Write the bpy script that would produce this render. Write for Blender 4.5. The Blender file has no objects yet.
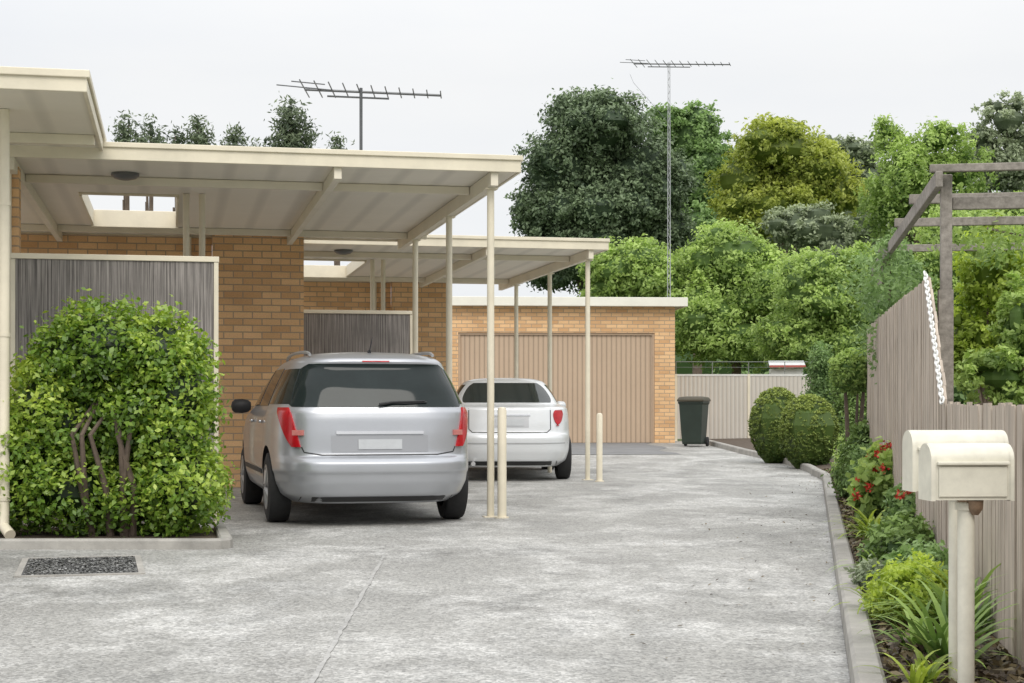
import bpy, bmesh, math, random
import numpy as np
from mathutils import Vector, Matrix
rng=np.random.default_rng(7); random.seed(5)
scene=bpy.context.scene
COL=scene.collection
FP=1600.0; HY=405.0; CH=1.05
def pX(px,d): return (px-512)/FP*d
def pZ(py,d): return CH+(HY-py)/FP*d
def gz(y):
    return float(np.interp(y,[24,36],[0,0.195]))
# ------------------------------------------------------------ materials
MATS={}
def newmat(name):
    m=bpy.data.materials.new(name); m.use_nodes=True
    nt=m.node_tree; nt.nodes.clear()
    out=nt.nodes.new('ShaderNodeOutputMaterial')
    return m,nt,out
def N(nt,t,**k):
    n=nt.nodes.new(t)
    for a,b in k.items():
        if a in n.inputs: n.inputs[a].default_value=b
        else: setattr(n,a,b)
    return n
def c4(c): return (c[0],c[1],c[2],1)
def mulc(c,f): return tuple(min(1,x*f) for x in c)
def simple(name,col,rough=.5,metal=0.,var=.12,scale=3.,bump=0.,bscale=60.,coat=0.,dirt=None,spec=.5):
    if name in MATS: return MATS[name]
    m,nt,out=newmat(name)
    b=N(nt,'ShaderNodeBsdfPrincipled',Roughness=rough,Metallic=metal)
    b.inputs['Coat Weight'].default_value=coat
    b.inputs['Coat Roughness'].default_value=.04
    b.inputs['Specular IOR Level'].default_value=spec
    tc=N(nt,'ShaderNodeTexCoord')
    no=N(nt,'ShaderNodeTexNoise',Scale=scale,Detail=6.,Roughness=.65)
    nt.links.new(tc.outputs['Object'],no.inputs['Vector'])
    cr=N(nt,'ShaderNodeValToRGB')
    cr.color_ramp.elements[0].position=.3; cr.color_ramp.elements[1].position=.7
    cr.color_ramp.elements[0].color=c4(mulc(col,1-var) if dirt is None else dirt)
    cr.color_ramp.elements[1].color=c4(mulc(col,1+var*.6))
    nt.links.new(no.outputs['Fac'],cr.inputs['Fac'])
    nt.links.new(cr.outputs['Color'],b.inputs['Base Color'])
    if bump>0:
        n2=N(nt,'ShaderNodeTexNoise',Scale=bscale,Detail=4.)
        nt.links.new(tc.outputs['Object'],n2.inputs['Vector'])
        bp=N(nt,'ShaderNodeBump',Strength=bump,Distance=.01)
        nt.links.new(n2.outputs['Fac'],bp.inputs['Height'])
        nt.links.new(bp.outputs['Normal'],b.inputs['Normal'])
    nt.links.new(b.outputs['BSDF'],out.inputs['Surface'])
    MATS[name]=m; return m
def brick_mat():
    m,nt,out=newmat('brick')
    b=N(nt,'ShaderNodeBsdfPrincipled',Roughness=.85)
    uv=N(nt,'ShaderNodeUVMap')
    br=N(nt,'ShaderNodeTexBrick')
    br.inputs['Scale'].default_value=1
    br.inputs['Brick Width'].default_value=.24
    br.inputs['Row Height'].default_value=.086
    br.inputs['Mortar Size'].default_value=.008
    br.inputs['Mortar Smooth'].default_value=.2
    br.inputs['Bias'].default_value=-.1
    br.inputs['Color1'].default_value=(.80,.52,.275,1)
    br.inputs['Color2'].default_value=(.58,.335,.16,1)
    br.inputs['Mortar'].default_value=(.42,.31,.215,1)
    nt.links.new(uv.outputs['UV'],br.inputs['Vector'])
    no=N(nt,'ShaderNodeTexNoise',Scale=1.7,Detail=6.)
    nt.links.new(uv.outputs['UV'],no.inputs['Vector'])
    no2=N(nt,'ShaderNodeTexNoise',Scale=60.,Detail=4.)
    nt.links.new(uv.outputs['UV'],no2.inputs['Vector'])
    mr=N(nt,'ShaderNodeMapRange'); mr.inputs['To Min'].default_value=.78; mr.inputs['To Max'].default_value=1.22
    nt.links.new(no.outputs['Fac'],mr.inputs['Value'])
    mr2=N(nt,'ShaderNodeMapRange'); mr2.inputs['To Min'].default_value=.8; mr2.inputs['To Max'].default_value=1.2
    nt.links.new(no2.outputs['Fac'],mr2.inputs['Value'])
    mu=N(nt,'ShaderNodeMath',operation='MULTIPLY')
    nt.links.new(mr.outputs[0],mu.inputs[0]); nt.links.new(mr2.outputs[0],mu.inputs[1])
    hs=N(nt,'ShaderNodeHueSaturation')
    nt.links.new(mu.outputs[0],hs.inputs['Value'])
    nt.links.new(br.outputs['Color'],hs.inputs['Color'])
    nt.links.new(hs.outputs['Color'],b.inputs['Base Color'])
    bp=N(nt,'ShaderNodeBump',Strength=.7,Distance=.006); bp.invert=True
    nt.links.new(br.outputs['Fac'],bp.inputs['Height'])
    nt.links.new(bp.outputs['Normal'],b.inputs['Normal'])
    nt.links.new(b.outputs['BSDF'],out.inputs['Surface'])
    return m
BRICK=brick_mat()
def streak_mat(name,c0,c1,sx=90.,sz=1.5,rough=.9,bump=.6,lo=.65,hi=1.35):
    m,nt,out=newmat(name)
    b=N(nt,'ShaderNodeBsdfPrincipled',Roughness=rough)
    uv=N(nt,'ShaderNodeUVMap')
    mp=N(nt,'ShaderNodeMapping'); mp.inputs['Scale'].default_value=(sx,sz,1)
    nt.links.new(uv.outputs['UV'],mp.inputs['Vector'])
    no=N(nt,'ShaderNodeTexNoise',Scale=1.,Detail=5.,Roughness=.7)
    nt.links.new(mp.outputs[0],no.inputs['Vector'])
    cr=N(nt,'ShaderNodeValToRGB')
    e=cr.color_ramp.elements
    e[0].position=.33; e[1].position=.68; e[0].color=c4(c0); e[1].color=c4(c1)
    nt.links.new(no.outputs['Fac'],cr.inputs['Fac'])
    n2=N(nt,'ShaderNodeTexNoise',Scale=2.3,Detail=4.)
    nt.links.new(uv.outputs['UV'],n2.inputs['Vector'])
    mr=N(nt,'ShaderNodeMapRange'); mr.inputs['To Min'].default_value=lo; mr.inputs['To Max'].default_value=hi
    nt.links.new(n2.outputs['Fac'],mr.inputs['Value'])
    hs=N(nt,'ShaderNodeHueSaturation'); nt.links.new(mr.outputs[0],hs.inputs['Value'])
    nt.links.new(cr.outputs['Color'],hs.inputs['Color'])
    nt.links.new(hs.outputs['Color'],b.inputs['Base Color'])
    bp=N(nt,'ShaderNodeBump',Strength=bump,Distance=.01)
    nt.links.new(no.outputs['Fac'],bp.inputs['Height'])
    nt.links.new(bp.outputs['Normal'],b.inputs['Normal'])
    nt.links.new(b.outputs['BSDF'],out.inputs['Surface'])
    return m
def wave_mat(name,col,period,axis='X',rough=.45,bump=.8,dark=.8,dirt=.12):
    m,nt,out=newmat(name)
    b=N(nt,'ShaderNodeBsdfPrincipled',Roughness=rough)
    uv=N(nt,'ShaderNodeUVMap')
    w=N(nt,'ShaderNodeTexWave',wave_type='BANDS',bands_direction=axis)
    w.inputs['Scale'].default_value=(2*math.pi/period)/20.0
    w.inputs['Distortion'].default_value=0
    nt.links.new(uv.outputs['UV'],w.inputs['Vector'])
    cr=N(nt,'ShaderNodeValToRGB'); e=cr.color_ramp.elements
    e[0].position=0.0; e[1].position=.3; e[0].color=c4(mulc(col,dark)); e[1].color=c4(col)
    nt.links.new(w.outputs['Fac'],cr.inputs['Fac'])
    n2=N(nt,'ShaderNodeTexNoise',Scale=1.1,Detail=6.,Roughness=.7)
    nt.links.new(uv.outputs['UV'],n2.inputs['Vector'])
    mr=N(nt,'ShaderNodeMapRange'); mr.inputs['To Min'].default_value=1-dirt*2; mr.inputs['To Max'].default_value=1+dirt
    nt.links.new(n2.outputs['Fac'],mr.inputs['Value'])
    hs=N(nt,'ShaderNodeHueSaturation'); nt.links.new(mr.outputs[0],hs.inputs['Value'])
    nt.links.new(cr.outputs['Color'],hs.inputs['Color'])
    nt.links.new(hs.outputs['Color'],b.inputs['Base Color'])
    bp=N(nt,'ShaderNodeBump',Strength=bump,Distance=.02)
    nt.links.new(w.outputs['Fac'],bp.inputs['Height'])
    nt.links.new(bp.outputs['Normal'],b.inputs['Normal'])
    nt.links.new(b.outputs['BSDF'],out.inputs['Surface'])
    return m
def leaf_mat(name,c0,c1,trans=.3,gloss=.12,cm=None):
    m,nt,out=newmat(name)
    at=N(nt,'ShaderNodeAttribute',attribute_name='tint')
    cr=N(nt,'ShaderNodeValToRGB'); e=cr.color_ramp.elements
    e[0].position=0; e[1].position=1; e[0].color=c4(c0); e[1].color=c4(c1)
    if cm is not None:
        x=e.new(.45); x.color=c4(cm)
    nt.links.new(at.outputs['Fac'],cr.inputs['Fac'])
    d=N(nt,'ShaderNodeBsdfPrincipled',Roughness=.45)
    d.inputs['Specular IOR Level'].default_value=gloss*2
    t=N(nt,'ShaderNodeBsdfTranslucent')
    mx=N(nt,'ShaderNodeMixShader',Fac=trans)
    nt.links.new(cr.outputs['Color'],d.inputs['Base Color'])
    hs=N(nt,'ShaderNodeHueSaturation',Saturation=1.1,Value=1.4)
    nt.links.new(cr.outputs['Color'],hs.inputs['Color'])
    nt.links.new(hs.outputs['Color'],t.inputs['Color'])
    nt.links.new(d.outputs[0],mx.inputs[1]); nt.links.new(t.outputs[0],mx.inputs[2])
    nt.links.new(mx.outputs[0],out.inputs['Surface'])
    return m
def concrete_mat(name,ca,cb,light):
    m,nt,out=newmat(name)
    b=N(nt,'ShaderNodeBsdfPrincipled',Roughness=.62)
    b.inputs['Specular IOR Level'].default_value=.45
    tc=N(nt,'ShaderNodeTexCoord')
    def noise(scale,detail,rough,dist=0,loc=(0,0,0),sc=(1,1,1),rot=0):
        mp=N(nt,'ShaderNodeMapping'); mp.inputs['Location'].default_value=loc; mp.inputs['Scale'].default_value=sc; mp.inputs['Rotation'].default_value=(0,0,rot)
        nt.links.new(tc.outputs['Object'],mp.inputs['Vector'])
        n=N(nt,'ShaderNodeTexNoise',Scale=scale,Detail=detail,Roughness=rough,Distortion=dist)
        nt.links.new(mp.outputs[0],n.inputs['Vector']); return n
    def ramp(n,p0,p1,a,b_):
        cr=N(nt,'ShaderNodeValToRGB'); e=cr.color_ramp.elements
        e[0].position=p0; e[1].position=p1; e[0].color=c4(a); e[1].color=c4(b_)
        nt.links.new(n.outputs['Fac'],cr.inputs['Fac']); return cr
    base=ramp(noise(.5,8.,.6),.36,.66,ca,cb)
    pale=ramp(noise(1.1,14.,.76,.3,(3,1,0),(.9,.6,1),.2),.46,.58,(0,0,0),(1,1,1))
    grain=ramp(noise(5.,8.,.8,0,(1,9,0)),.36,.56,(.1,.1,.1),(1,1,1))
    m0=N(nt,'ShaderNodeMath',operation='MULTIPLY'); nt.links.new(pale.outputs[0],m0.inputs[0]); nt.links.new(grain.outputs[0],m0.inputs[1])
    m1=N(nt,'ShaderNodeMath',operation='MULTIPLY'); m1.inputs[1].default_value=.75; nt.links.new(m0.outputs[0],m1.inputs[0])
    mx=N(nt,'ShaderNodeMixRGB'); mx.inputs['Color2'].default_value=c4(light)
    nt.links.new(m1.outputs[0],mx.inputs['Fac']); nt.links.new(base.outputs['Color'],mx.inputs['Color1'])
    st=ramp(noise(1.3,10.,.74,.3,(7,3,2),(1,.5,1)),.50,.66,(1,1,1),(.74,.745,.75))
    mm=N(nt,'ShaderNodeMixRGB',blend_type='MULTIPLY'); mm.inputs['Fac'].default_value=1
    nt.links.new(mx.outputs[0],mm.inputs['Color1']); nt.links.new(st.outputs['Color'],mm.inputs['Color2'])
    sp=ramp(noise(2.3,4.,.5,0,(17,5,2)),.66,.74,(1,1,1),(.72,.72,.72))
    m3=N(nt,'ShaderNodeMixRGB',blend_type='MULTIPLY'); m3.inputs['Fac'].default_value=1
    nt.links.new(mm.outputs[0],m3.inputs['Color1']); nt.links.new(sp.outputs['Color'],m3.inputs['Color2'])
    v=N(nt,'ShaderNodeTexVoronoi',Scale=75.)
    nt.links.new(tc.outputs['Object'],v.inputs['Vector'])
    mr=N(nt,'ShaderNodeMapRange'); mr.inputs['To Min'].default_value=.6; mr.inputs['To Max'].default_value=1.34
    sep=N(nt,'ShaderNodeSeparateColor'); nt.links.new(v.outputs['Color'],sep.inputs[0])
    nt.links.new(sep.outputs[0],mr.inputs['Value'])
    hs=N(nt,'ShaderNodeHueSaturation'); nt.links.new(mr.outputs[0],hs.inputs['Value'])
    nt.links.new(m3.outputs[0],hs.inputs['Color'])
    nt.links.new(hs.outputs['Color'],b.inputs['Base Color'])
    bp=N(nt,'ShaderNodeBump',Strength=.45,Distance=.005)
    nt.links.new(v.outputs['Distance'],bp.inputs['Height'])
    nt.links.new(bp.outputs['Normal'],b.inputs['Normal'])
    nt.links.new(b.outputs['BSDF'],out.inputs['Surface'])
    return m
CREAM=simple('cream paint',(.76,.695,.55),.5,var=.12,scale=2.5,bump=.05)
CREAMD=simple('cream soffit',(.76,.70,.575),.6,var=.08,scale=2)
CEIL=wave_mat('ceiling sheet',(.82,.77,.665),.4,'X',.6,.25,.85,.06)
ROOFTOP=wave_mat('roof sheet',(.55,.54,.5),.1,'X',.5,.5,.85)
DOORM=wave_mat('garage door sheet',(.55,.41,.29),.11,'X',.55,.7,.62,.06)
STEELF=wave_mat('steel fence sheet',(.60,.56,.50),.1,'X',.5,.6,.75,.06)
BRUSH=streak_mat('brushwood',(.05,.045,.043),(.42,.385,.36),70,1.0)
WOOD=streak_mat('weathered paling',(.33,.275,.225),(.62,.535,.45),45,1.2,.9,.3,.55,1.4)
WOODG=streak_mat('grey timber',(.18,.16,.14),(.36,.325,.29),20,20,.9,.3)
BARK=simple('bark',(.14,.105,.08),.9,var=.35,scale=8,bump=.6,bscale=25)
CONC=concrete_mat('driveway concrete',(.275,.27,.255),(.365,.36,.34),(.60,.595,.575))
KERBM=simple('kerb concrete',(.36,.345,.315),.85,var=.3,scale=4,bump=.3,bscale=90)
ASPH=simple('asphalt',(.20,.202,.205),.85,var=.2,scale=2,bump=.4,bscale=120)
MULCH=simple('mulch',(.10,.075,.055),.95,var=.5,scale=25,bump=1.,bscale=50)
GRASS=simple('grass',(.09,.13,.045),.95,var=.35,scale=1.5,bump=.6,bscale=40)
STEEL=simple('aerial metal',(.13,.135,.14),.45,.5,var=.2)
GALV=simple('galvanised',(.46,.47,.48),.4,.5,var=.2)
BINM=simple('bin plastic',(.022,.035,.026),.5,var=.2)
BINL=simple('bin lid',(.06,.05,.03),.5,var=.2)
RUBBER=simple('rubber',(.02,.02,.021),.8,var=.25,scale=15)
RIM=simple('alloy',(.42,.43,.44),.35,.8,var=.1)
GLASS=simple('car glass',(.016,.024,.024),.06,var=.3,scale=2,spec=.26)
BLACKP=simple('black plastic',(.025,.025,.027),.55,var=.2)
REDL=simple('red lens',(.46,.010,.016),.18,var=.35,scale=9)
PINKL=simple('pale lens',(.55,.20,.18),.2,var=.3,scale=9)
CHROME=simple('chrome',(.75,.75,.76),.2,1.,var=.05)
PLATE=simple('plate',(.52,.54,.56),.4,var=.1,scale=6)
DARKIN=simple('wheel well',(.012,.012,.012),.9)
SILVER=simple('silver paint',(.43,.445,.475),.33,.5,var=.04,scale=1.5,coat=.5)
WHITEP=simple('pale silver paint',(.72,.74,.76),.32,.15,var=.04,scale=1.5,coat=.5)
MAILM=simple('mailbox cream',(.70,.675,.57),.42,var=.16,scale=9,bump=.05)
WHITEC=simple('white plastic',(.8,.8,.78),.4,var=.08)
REDF=simple('red petals',(.6,.05,.03),.6,var=.4,scale=20)
# ------------------------------------------------------------ mesh builder
class MB:
    def __init__(s): s.v=[];s.f=[];s.uv=[];s.mi=[]
    def quadbox(s,x0,x1,y0,y1,z0,z1,mi=0,M=None,uvo=(0,0)):
        P=[(x0,y0,z0),(x1,y0,z0),(x1,y1,z0),(x0,y1,z0),(x0,y0,z1),(x1,y0,z1),(x1,y1,z1),(x0,y1,z1)]
        Fs=[((0,3,2,1),2),((4,5,6,7),2),((0,1,5,4),1),((2,3,7,6),1),((1,2,6,5),0),((3,0,4,7),0)]
        b=len(s.v)
        for p in P: s.v.append(tuple(M@Vector(p)) if M else p)
        for f,ax in Fs:
            s.f.append(tuple(b+i for i in f)); s.mi.append(mi)
            for i in f:
                p=P[i]
                u={0:(p[1],p[2]),1:(p[0],p[2]),2:(p[0],p[1])}[ax]
                s.uv.append((u[0]+uvo[0],u[1]+uvo[1]))
    def tube(s,pts,rad,n=10,mi=0,cap=True):
        pts=[Vector(p) for p in pts]
        if not hasattr(rad,'__len__'): rad=[rad]*len(pts)
        b=len(s.v)
        up=None
        for i,p in enumerate(pts):
            t=(pts[min(i+1,len(pts)-1)]-pts[max(i-1,0)]).normalized()
            a=t.orthogonal().normalized() if up is None else (up-t*up.dot(t)).normalized()
            up=a; c=t.cross(a)
            for k in range(n):
                w=2*math.pi*k/n
                s.v.append(tuple(p+(a*math.cos(w)+c*math.sin(w))*rad[i]))
        for i in range(len(pts)-1):
            for k in range(n):
                k2=(k+1)%n
                s.f.append((b+i*n+k,b+i*n+k2,b+(i+1)*n+k2,b+(i+1)*n+k)); s.mi.append(mi)
                s.uv+= [(k/n,i),((k+1)/n,i),((k+1)/n,i+1),(k/n,i+1)]
        if cap:
            for o,rev in ((0,True),((len(pts)-1)*n,False)):
                f=[b+o+k for k in range(n)]
                if rev: f=f[::-1]
                s.f.append(tuple(f)); s.mi.append(mi); s.uv+=[(0,0)]*n
    def grid(s,P,mi=0,flip=False):
        b=len(s.v); h=len(P); w=len(P[0])
        for r in P:
            for p in r: s.v.append(tuple(p))
        for i in range(h-1):
            for j in range(w-1):
                f=(b+i*w+j,b+i*w+j+1,b+(i+1)*w+j+1,b+(i+1)*w+j)
                if flip: f=f[::-1]
                s.f.append(f); s.mi.append(mi)
                s.uv+=[(P[i][j][0],P[i][j][1])]*4
    def poly(s,pts,mi=0):
        b=len(s.v); s.v+= [tuple(p) for p in pts]; s.f.append(tuple(range(b,b+len(pts)))); s.mi.append(mi); s.uv+=[(p[0],p[1]) for p in pts]
    def obj(s,name,mats,parent=None,smooth=False,bevel=0,ang=35):
        me=bpy.data.meshes.new(name); me.from_pydata(s.v,[],s.f)
        uvl=me.uv_layers.new(name='UVMap')
        uvl.data.foreach_set('uv',np.array(s.uv,dtype=np.float32).ravel())
        if not isinstance(mats,(list,tuple)): mats=[mats]
        for m in mats: me.materials.append(m)
        me.polygons.foreach_set('material_index',s.mi)
        me.update()
        if smooth:
            me.polygons.foreach_set('use_smooth',[True]*len(me.polygons))
            me.set_sharp_from_angle(angle=math.radians(ang))
        o=bpy.data.objects.new(name,me); COL.objects.link(o)
        if parent: o.parent=parent
        if bevel:
            md=o.modifiers.new('bevel','BEVEL'); md.width=bevel; md.segments=2; md.limit_method='ANGLE'
        return o
def thing(name,label,cat,loc=(0,0,0),rot=0,group=None):
    e=bpy.data.objects.new(name,None); COL.objects.link(e)
    e.location=loc; e.rotation_euler=(0,0,rot); e.empty_display_size=.2
    e['label']=label; e['category']=cat
    if group: e['group']=group
    return e
def struct(o): o['kind']='structure'; return o
# ------------------------------------------------------------ foliage
def quads_obj(name,V,mats,parent,tint,mi=None):
    n=len(V)//4
    me=bpy.data.meshes.new(name)
    me.vertices.add(len(V)); me.vertices.foreach_set('co',V.astype(np.float32).ravel())
    me.loops.add(4*n); me.loops.foreach_set('vertex_index',np.arange(4*n,dtype=np.int32))
    me.polygons.add(n); me.polygons.foreach_set('loop_start',np.arange(0,4*n,4,dtype=np.int32))
    try: me.polygons.foreach_set('loop_total',np.full(n,4,dtype=np.int32))
    except Exception: pass
    if not isinstance(mats,(list,tuple)): mats=[mats]
    for m in mats: me.materials.append(m)
    me.update(calc_edges=True)
    a=me.attributes.new('tint','FLOAT','FACE'); a.data.foreach_set('value',tint.astype(np.float32))
    me.validate()
    o=bpy.data.objects.new(name,me); COL.objects.link(o)
    if parent: o.parent=parent
    return o
def unit(a): return a/np.maximum(np.linalg.norm(a,axis=1,keepdims=True),1e-6)
def leaves(C,Nn,L,asp):
    n=len(C)
    R=unit(rng.normal(size=(n,3)))
    T=unit(np.cross(Nn,R)); B=np.cross(Nn,T)
    L=L[:,None]; W=L*asp
    P=np.stack([C+T*L*.5,C+B*W*.5+Nn*W*.12,C-T*L*.5,C-B*W*.5+Nn*W*.12],axis=1)
    return P.reshape(-1,3)
def sph(c,r,seed,nu=14,nv=9,amp=.12):
    P=[]
    ph=np.random.default_rng(seed).uniform(0,6.28,6)
    def pt(i,j):
        a=2*math.pi*i/nu; t=math.pi*j/nv
        d=np.array([math.sin(t)*math.cos(a),math.sin(t)*math.sin(a),math.cos(t)])
        k=1+amp*(math.sin(3*d[0]*2+ph[0])+math.sin(4*d[1]*2+ph[1])+math.sin(5*d[2]+ph[2]))*.5
        return np.array(c)+d*np.array(r)*k
    for i in range(nu):
        for j in range(nv):
            P+= [pt(i,j),pt(i,j+1),pt(i+1,j+1),pt(i+1,j)]
    return np.array(P)
def lump(bs,k=6,s0=.34,s1=.52,f=.66):
    out=[]
    for b in bs:
        out.append((b[0],b[1],b[2],b[3]*.93,b[4]*.93,b[5]*.93))
        for j in range(k):
            D=np.array([random.gauss(0,1),random.gauss(-.3,1),random.gauss(.25,.9)]); D/=np.linalg.norm(D)
            s=random.uniform(s0,s1)
            out.append((b[0]+D[0]*b[3]*f,b[1]+D[1]*b[4]*f,b[2]+D[2]*b[5]*f,b[3]*s,b[4]*s,b[5]*s))
    return out
def foliage(name,blobs,n,L,mat,parent,asp=.5,core=.78,clump=None,per=26,rmin=.72,rmax=1.08,droop=0.,tvar=.55,flat=.0,ctint=.08,up=.18,amp=.12):
    B=np.array(blobs,dtype=float)
    area=(B[:,3]*B[:,4]+B[:,3]*B[:,5]+B[:,4]*B[:,5]); p=area/area.sum()
    nc=max(8,n//per)
    bi=rng.choice(len(B),nc,p=p)
    D=unit(rng.normal(size=(nc,3))); 
    rr=rng.uniform(rmin,rmax,nc)
    Cc=B[bi,:3]+D*B[bi,3:6]*rr[:,None]
    keep=np.ones(nc,bool)
    for b in B:
        q=np.linalg.norm((Cc-b[:3])/b[3:6],axis=1); keep&=~(q<.6)
    Cc=Cc[keep]; D=D[keep]; bi=bi[keep]; nc=len(Cc)
    btint=rng.uniform(-.5,.5,len(B))
    if clump is None: clump=np.mean(B[:,3:6])*.27
    m=nc*per
    ci=np.repeat(np.arange(nc),per)
    cs=rng.uniform(.6,1.35,nc)*clump
    off=rng.normal(size=(m,3))*cs[ci][:,None]*.62
    off[:,2]*=.75
    C=Cc[ci]+off
    C[:,2]-=droop*np.abs(rng.normal(size=m))*clump
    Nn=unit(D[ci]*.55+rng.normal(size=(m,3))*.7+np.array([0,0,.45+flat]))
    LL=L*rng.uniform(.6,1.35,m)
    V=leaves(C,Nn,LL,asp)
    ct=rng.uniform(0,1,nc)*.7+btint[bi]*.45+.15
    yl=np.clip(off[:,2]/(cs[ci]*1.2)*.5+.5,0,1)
    t=np.clip(.05+ct[ci]*tvar+rng.uniform(0,1,m)*.25+yl*.22+D[ci,2]*up,0,1)  # upper and upward-facing leaves tinted lighter: top light put into leaf colour
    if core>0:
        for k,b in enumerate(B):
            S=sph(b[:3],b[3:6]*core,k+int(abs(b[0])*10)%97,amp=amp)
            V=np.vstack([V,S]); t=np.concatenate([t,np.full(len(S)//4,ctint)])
    return quads_obj(name,V,mat,parent,t)
def trunkmesh(base,blobs,r,mat,parent,name='trunk',limbs=True,bend=.1):
    mb=MB()
    B=np.array(blobs); c=B[:,:3].mean(0)
    top=np.array([c[0],c[1],B[:,2].max()*.75])
    pts=[]
    for i in range(7):
        f=i/6
        p=np.array(base)*(1-f)+top*f
        p[0]+=math.sin(f*5+base[0])*bend*f; pts.append(p)
    mb.tube(pts,[r*(1.35 if i==0 else 1-.75*i/6) for i in range(7)],10)
    if limbs:
        for b in B:
            s=pts[3] if b[2]>pts[4][2] else pts[2]
            e=b[:3]+np.array([0,0,b[5]*.4])
            mid=(s+e)/2+np.array([0,0,abs(b[5])*.15])
            mb.tube([s,mid,e],[r*.5,r*.35,r*.08],7)
    return mb.obj(name,mat,parent,smooth=True)
def tree_px(d,bl,mat,label,name='tree',density=1.3,leafk=.0028,cat='tree',trunk_r=None,depth=1.0,core=.76,asp=.5,clump=None,droop=0,per=26,tvar=.6,rmax=1.12,group=None,rmin=.68,ctint=.14,lk=6):
    k=d/FP
    cx=np.mean([b[0] for b in bl]); X=pX(cx,d); g=gz(d)
    e=thing(name,label,cat,(X,d,g),group=group)
    bs=[]; area=0
    for i,b in enumerate(bl):
        rx=b[2]*k; rz=b[3]*k
        dy=(b[4]*k if len(b)>4 else random.uniform(-.35,.35)*rx)
        bs.append((pX(b[0],d)-X,dy,pZ(b[1],d)-g,rx,rx*depth,rz)); area+=math.pi*b[2]*b[3]
    n=int(area*density*(.0032/leafk)**1.2)
    foliage('crown',lump(bs,lk) if lk else bs,n,d*leafk,mat,e,core=core,asp=asp,clump=clump,droop=droop,per=per,tvar=tvar,rmax=rmax,rmin=rmin,ctint=ctint)
    allx=max(b[3] for b in bs)
    trunkmesh((0,0,-.05),bs,trunk_r or allx*.12,BARK,e)
    return e
L_FIG=leaf_mat('fig leaves',(.028,.052,.03),(.22,.29,.16),.15)
L_MID=leaf_mat('mid leaves',(.04,.085,.026),(.31,.45,.17),.3)
L_YEL=leaf_mat('golden leaves',(.08,.13,.02),(.54,.59,.14),.35)
L_BRT=leaf_mat('bright leaves',(.06,.13,.03),(.50,.64,.20),.35)
L_GRY=leaf_mat('grey leaves',(.08,.11,.065),(.42,.48,.30),.2)
L_CON=leaf_mat('conifer needles',(.035,.055,.035),(.22,.27,.16),.15)
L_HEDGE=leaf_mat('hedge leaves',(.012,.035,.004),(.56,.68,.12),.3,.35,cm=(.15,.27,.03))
L_TOP=leaf_mat('topiary leaves',(.04,.08,.015),(.40,.48,.12),.15)
L_LIME=leaf_mat('lime leaves',(.09,.15,.02),(.58,.70,.14),.4)
L_STRAP=leaf_mat('strap leaves',(.06,.13,.03),(.42,.58,.16),.3)
L_DRK=leaf_mat('garden leaves',(.025,.06,.016),(.26,.38,.11),.2)
# ------------------------------------------------------------ ground
def sheet(name,rows,mat):
    mb=MB(); mb.grid(rows,flip=False); o=mb.obj(name,mat); return struct(o)
ys=[-300,-20]+list(np.arange(-2,44,1.0))+[60,150,900]
xs=[-900,-60,-20,-8,0,6,12,30,60,900]
sheet('ground',[[(x,y,gz(y)-.03) for x in xs] for y in ys],GRASS)
def kx(y): return float(np.interp(y,[-3,6,22.4,25,27.5,30.5,36,40],[1.27-9*.188,1.27,4.34,4.60,4.62,4.42,4.25,4.25]))
yy=list(np.arange(-3,38.01,.5))
sheet('driveway',[[(-14+(kx(y)+14)*f,y,gz(y)) for f in (0,.25,.5,.6,.7,.8,.9,1)] for y in yy],CONC)
sheet('asphalt',[[(-2.5+(x*5.6)+(.15*math.sin(y*2.1) if x==1 else 0),y-.25*math.sin(x*3),gz(y)+.005) for x in (0,.25,.5,.75,1)] for y in np.arange(30.6,36.6,.5)],ASPH)
def fx(y): return .91+.167*y
sheet('garden_soil',[[(kx(y)+.1,y,gz(y)+.045),((kx(y)+fx(y))/2+.05,y,gz(y)+.07),(max(fx(y),kx(y)+.4)+1.2,y,gz(y)+.05)] for y in yy],MULCH)
mb=MB(); rows=[]
ky=list(np.arange(-3,22.5,1.2))+list(np.arange(22.8,36.5,.6))
for y in ky:
    x=kx(y); z=gz(y)
    rows.append([(x,y,z-.02),(x+.005,y,z+.085),(x+.02,y,z+.1),(x+.10,y,z+.1),(x+.115,y,z+.085),(x+.12,y,z-.02)])
mb.grid(rows,flip=True); o=mb.obj('kerb',KERBM); struct(o)
pts=[(-9,11.62),(-5,11.62),(-2.25,11.62),(-2.12,11.65),(-2.06,11.72),(-2.06,11.82),(-2.12,12.1),(-2.36,13.2)]
mb=MB(); rows=[]
for i,(x,y) in enumerate(pts):
    a=pts[max(i-1,0)]; b=pts[min(i+1,len(pts)-1)]
    t=Vector((b[0]-a[0],b[1]-a[1])).normalized(); nx,ny=-t.y,t.x
    rows.append([(x+nx*w_,y+ny*w_,z) for w_,z in ((0,-.02),(.004,.06),(.018,.075),(.085,.075),(.098,.06),(.10,-.02))])
mb.grid(rows,flip=False); struct(mb.obj('kerb',KERBM))
mb=MB(); mb.grid([[(-9,y,.03),(-5,y,.03),(-2.14-(y-11.7)*.2,y,.03)] for y in (11.70,12.4,13.3)]); struct(mb.obj('shrub_bed_soil',MULCH))
CRK=simple('joint filler',(.40,.395,.38),.8,var=.35,scale=12)
CRD=simple('joint gap',(.14,.14,.14),.9,var=.3)
def strip(pts,w,mat,name,z=.004):
    mb=MB(); rows=[]
    for i,(x,y) in enumerate(pts):
        a=pts[max(i-1,0)]; b=pts[min(i+1,len(pts)-1)]
        t=Vector((b[0]-a[0],b[1]-a[1])).normalized(); nx,ny=t.y,-t.x
        ww=w*random.uniform(.6,1.3)/2
        rows.append([(x-nx*ww,y-ny*ww,gz(y)+z),(x+nx*ww,y+ny*ww,gz(y)+z)])
    mb.grid(rows,flip=True); struct(mb.obj(name,mat))
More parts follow.
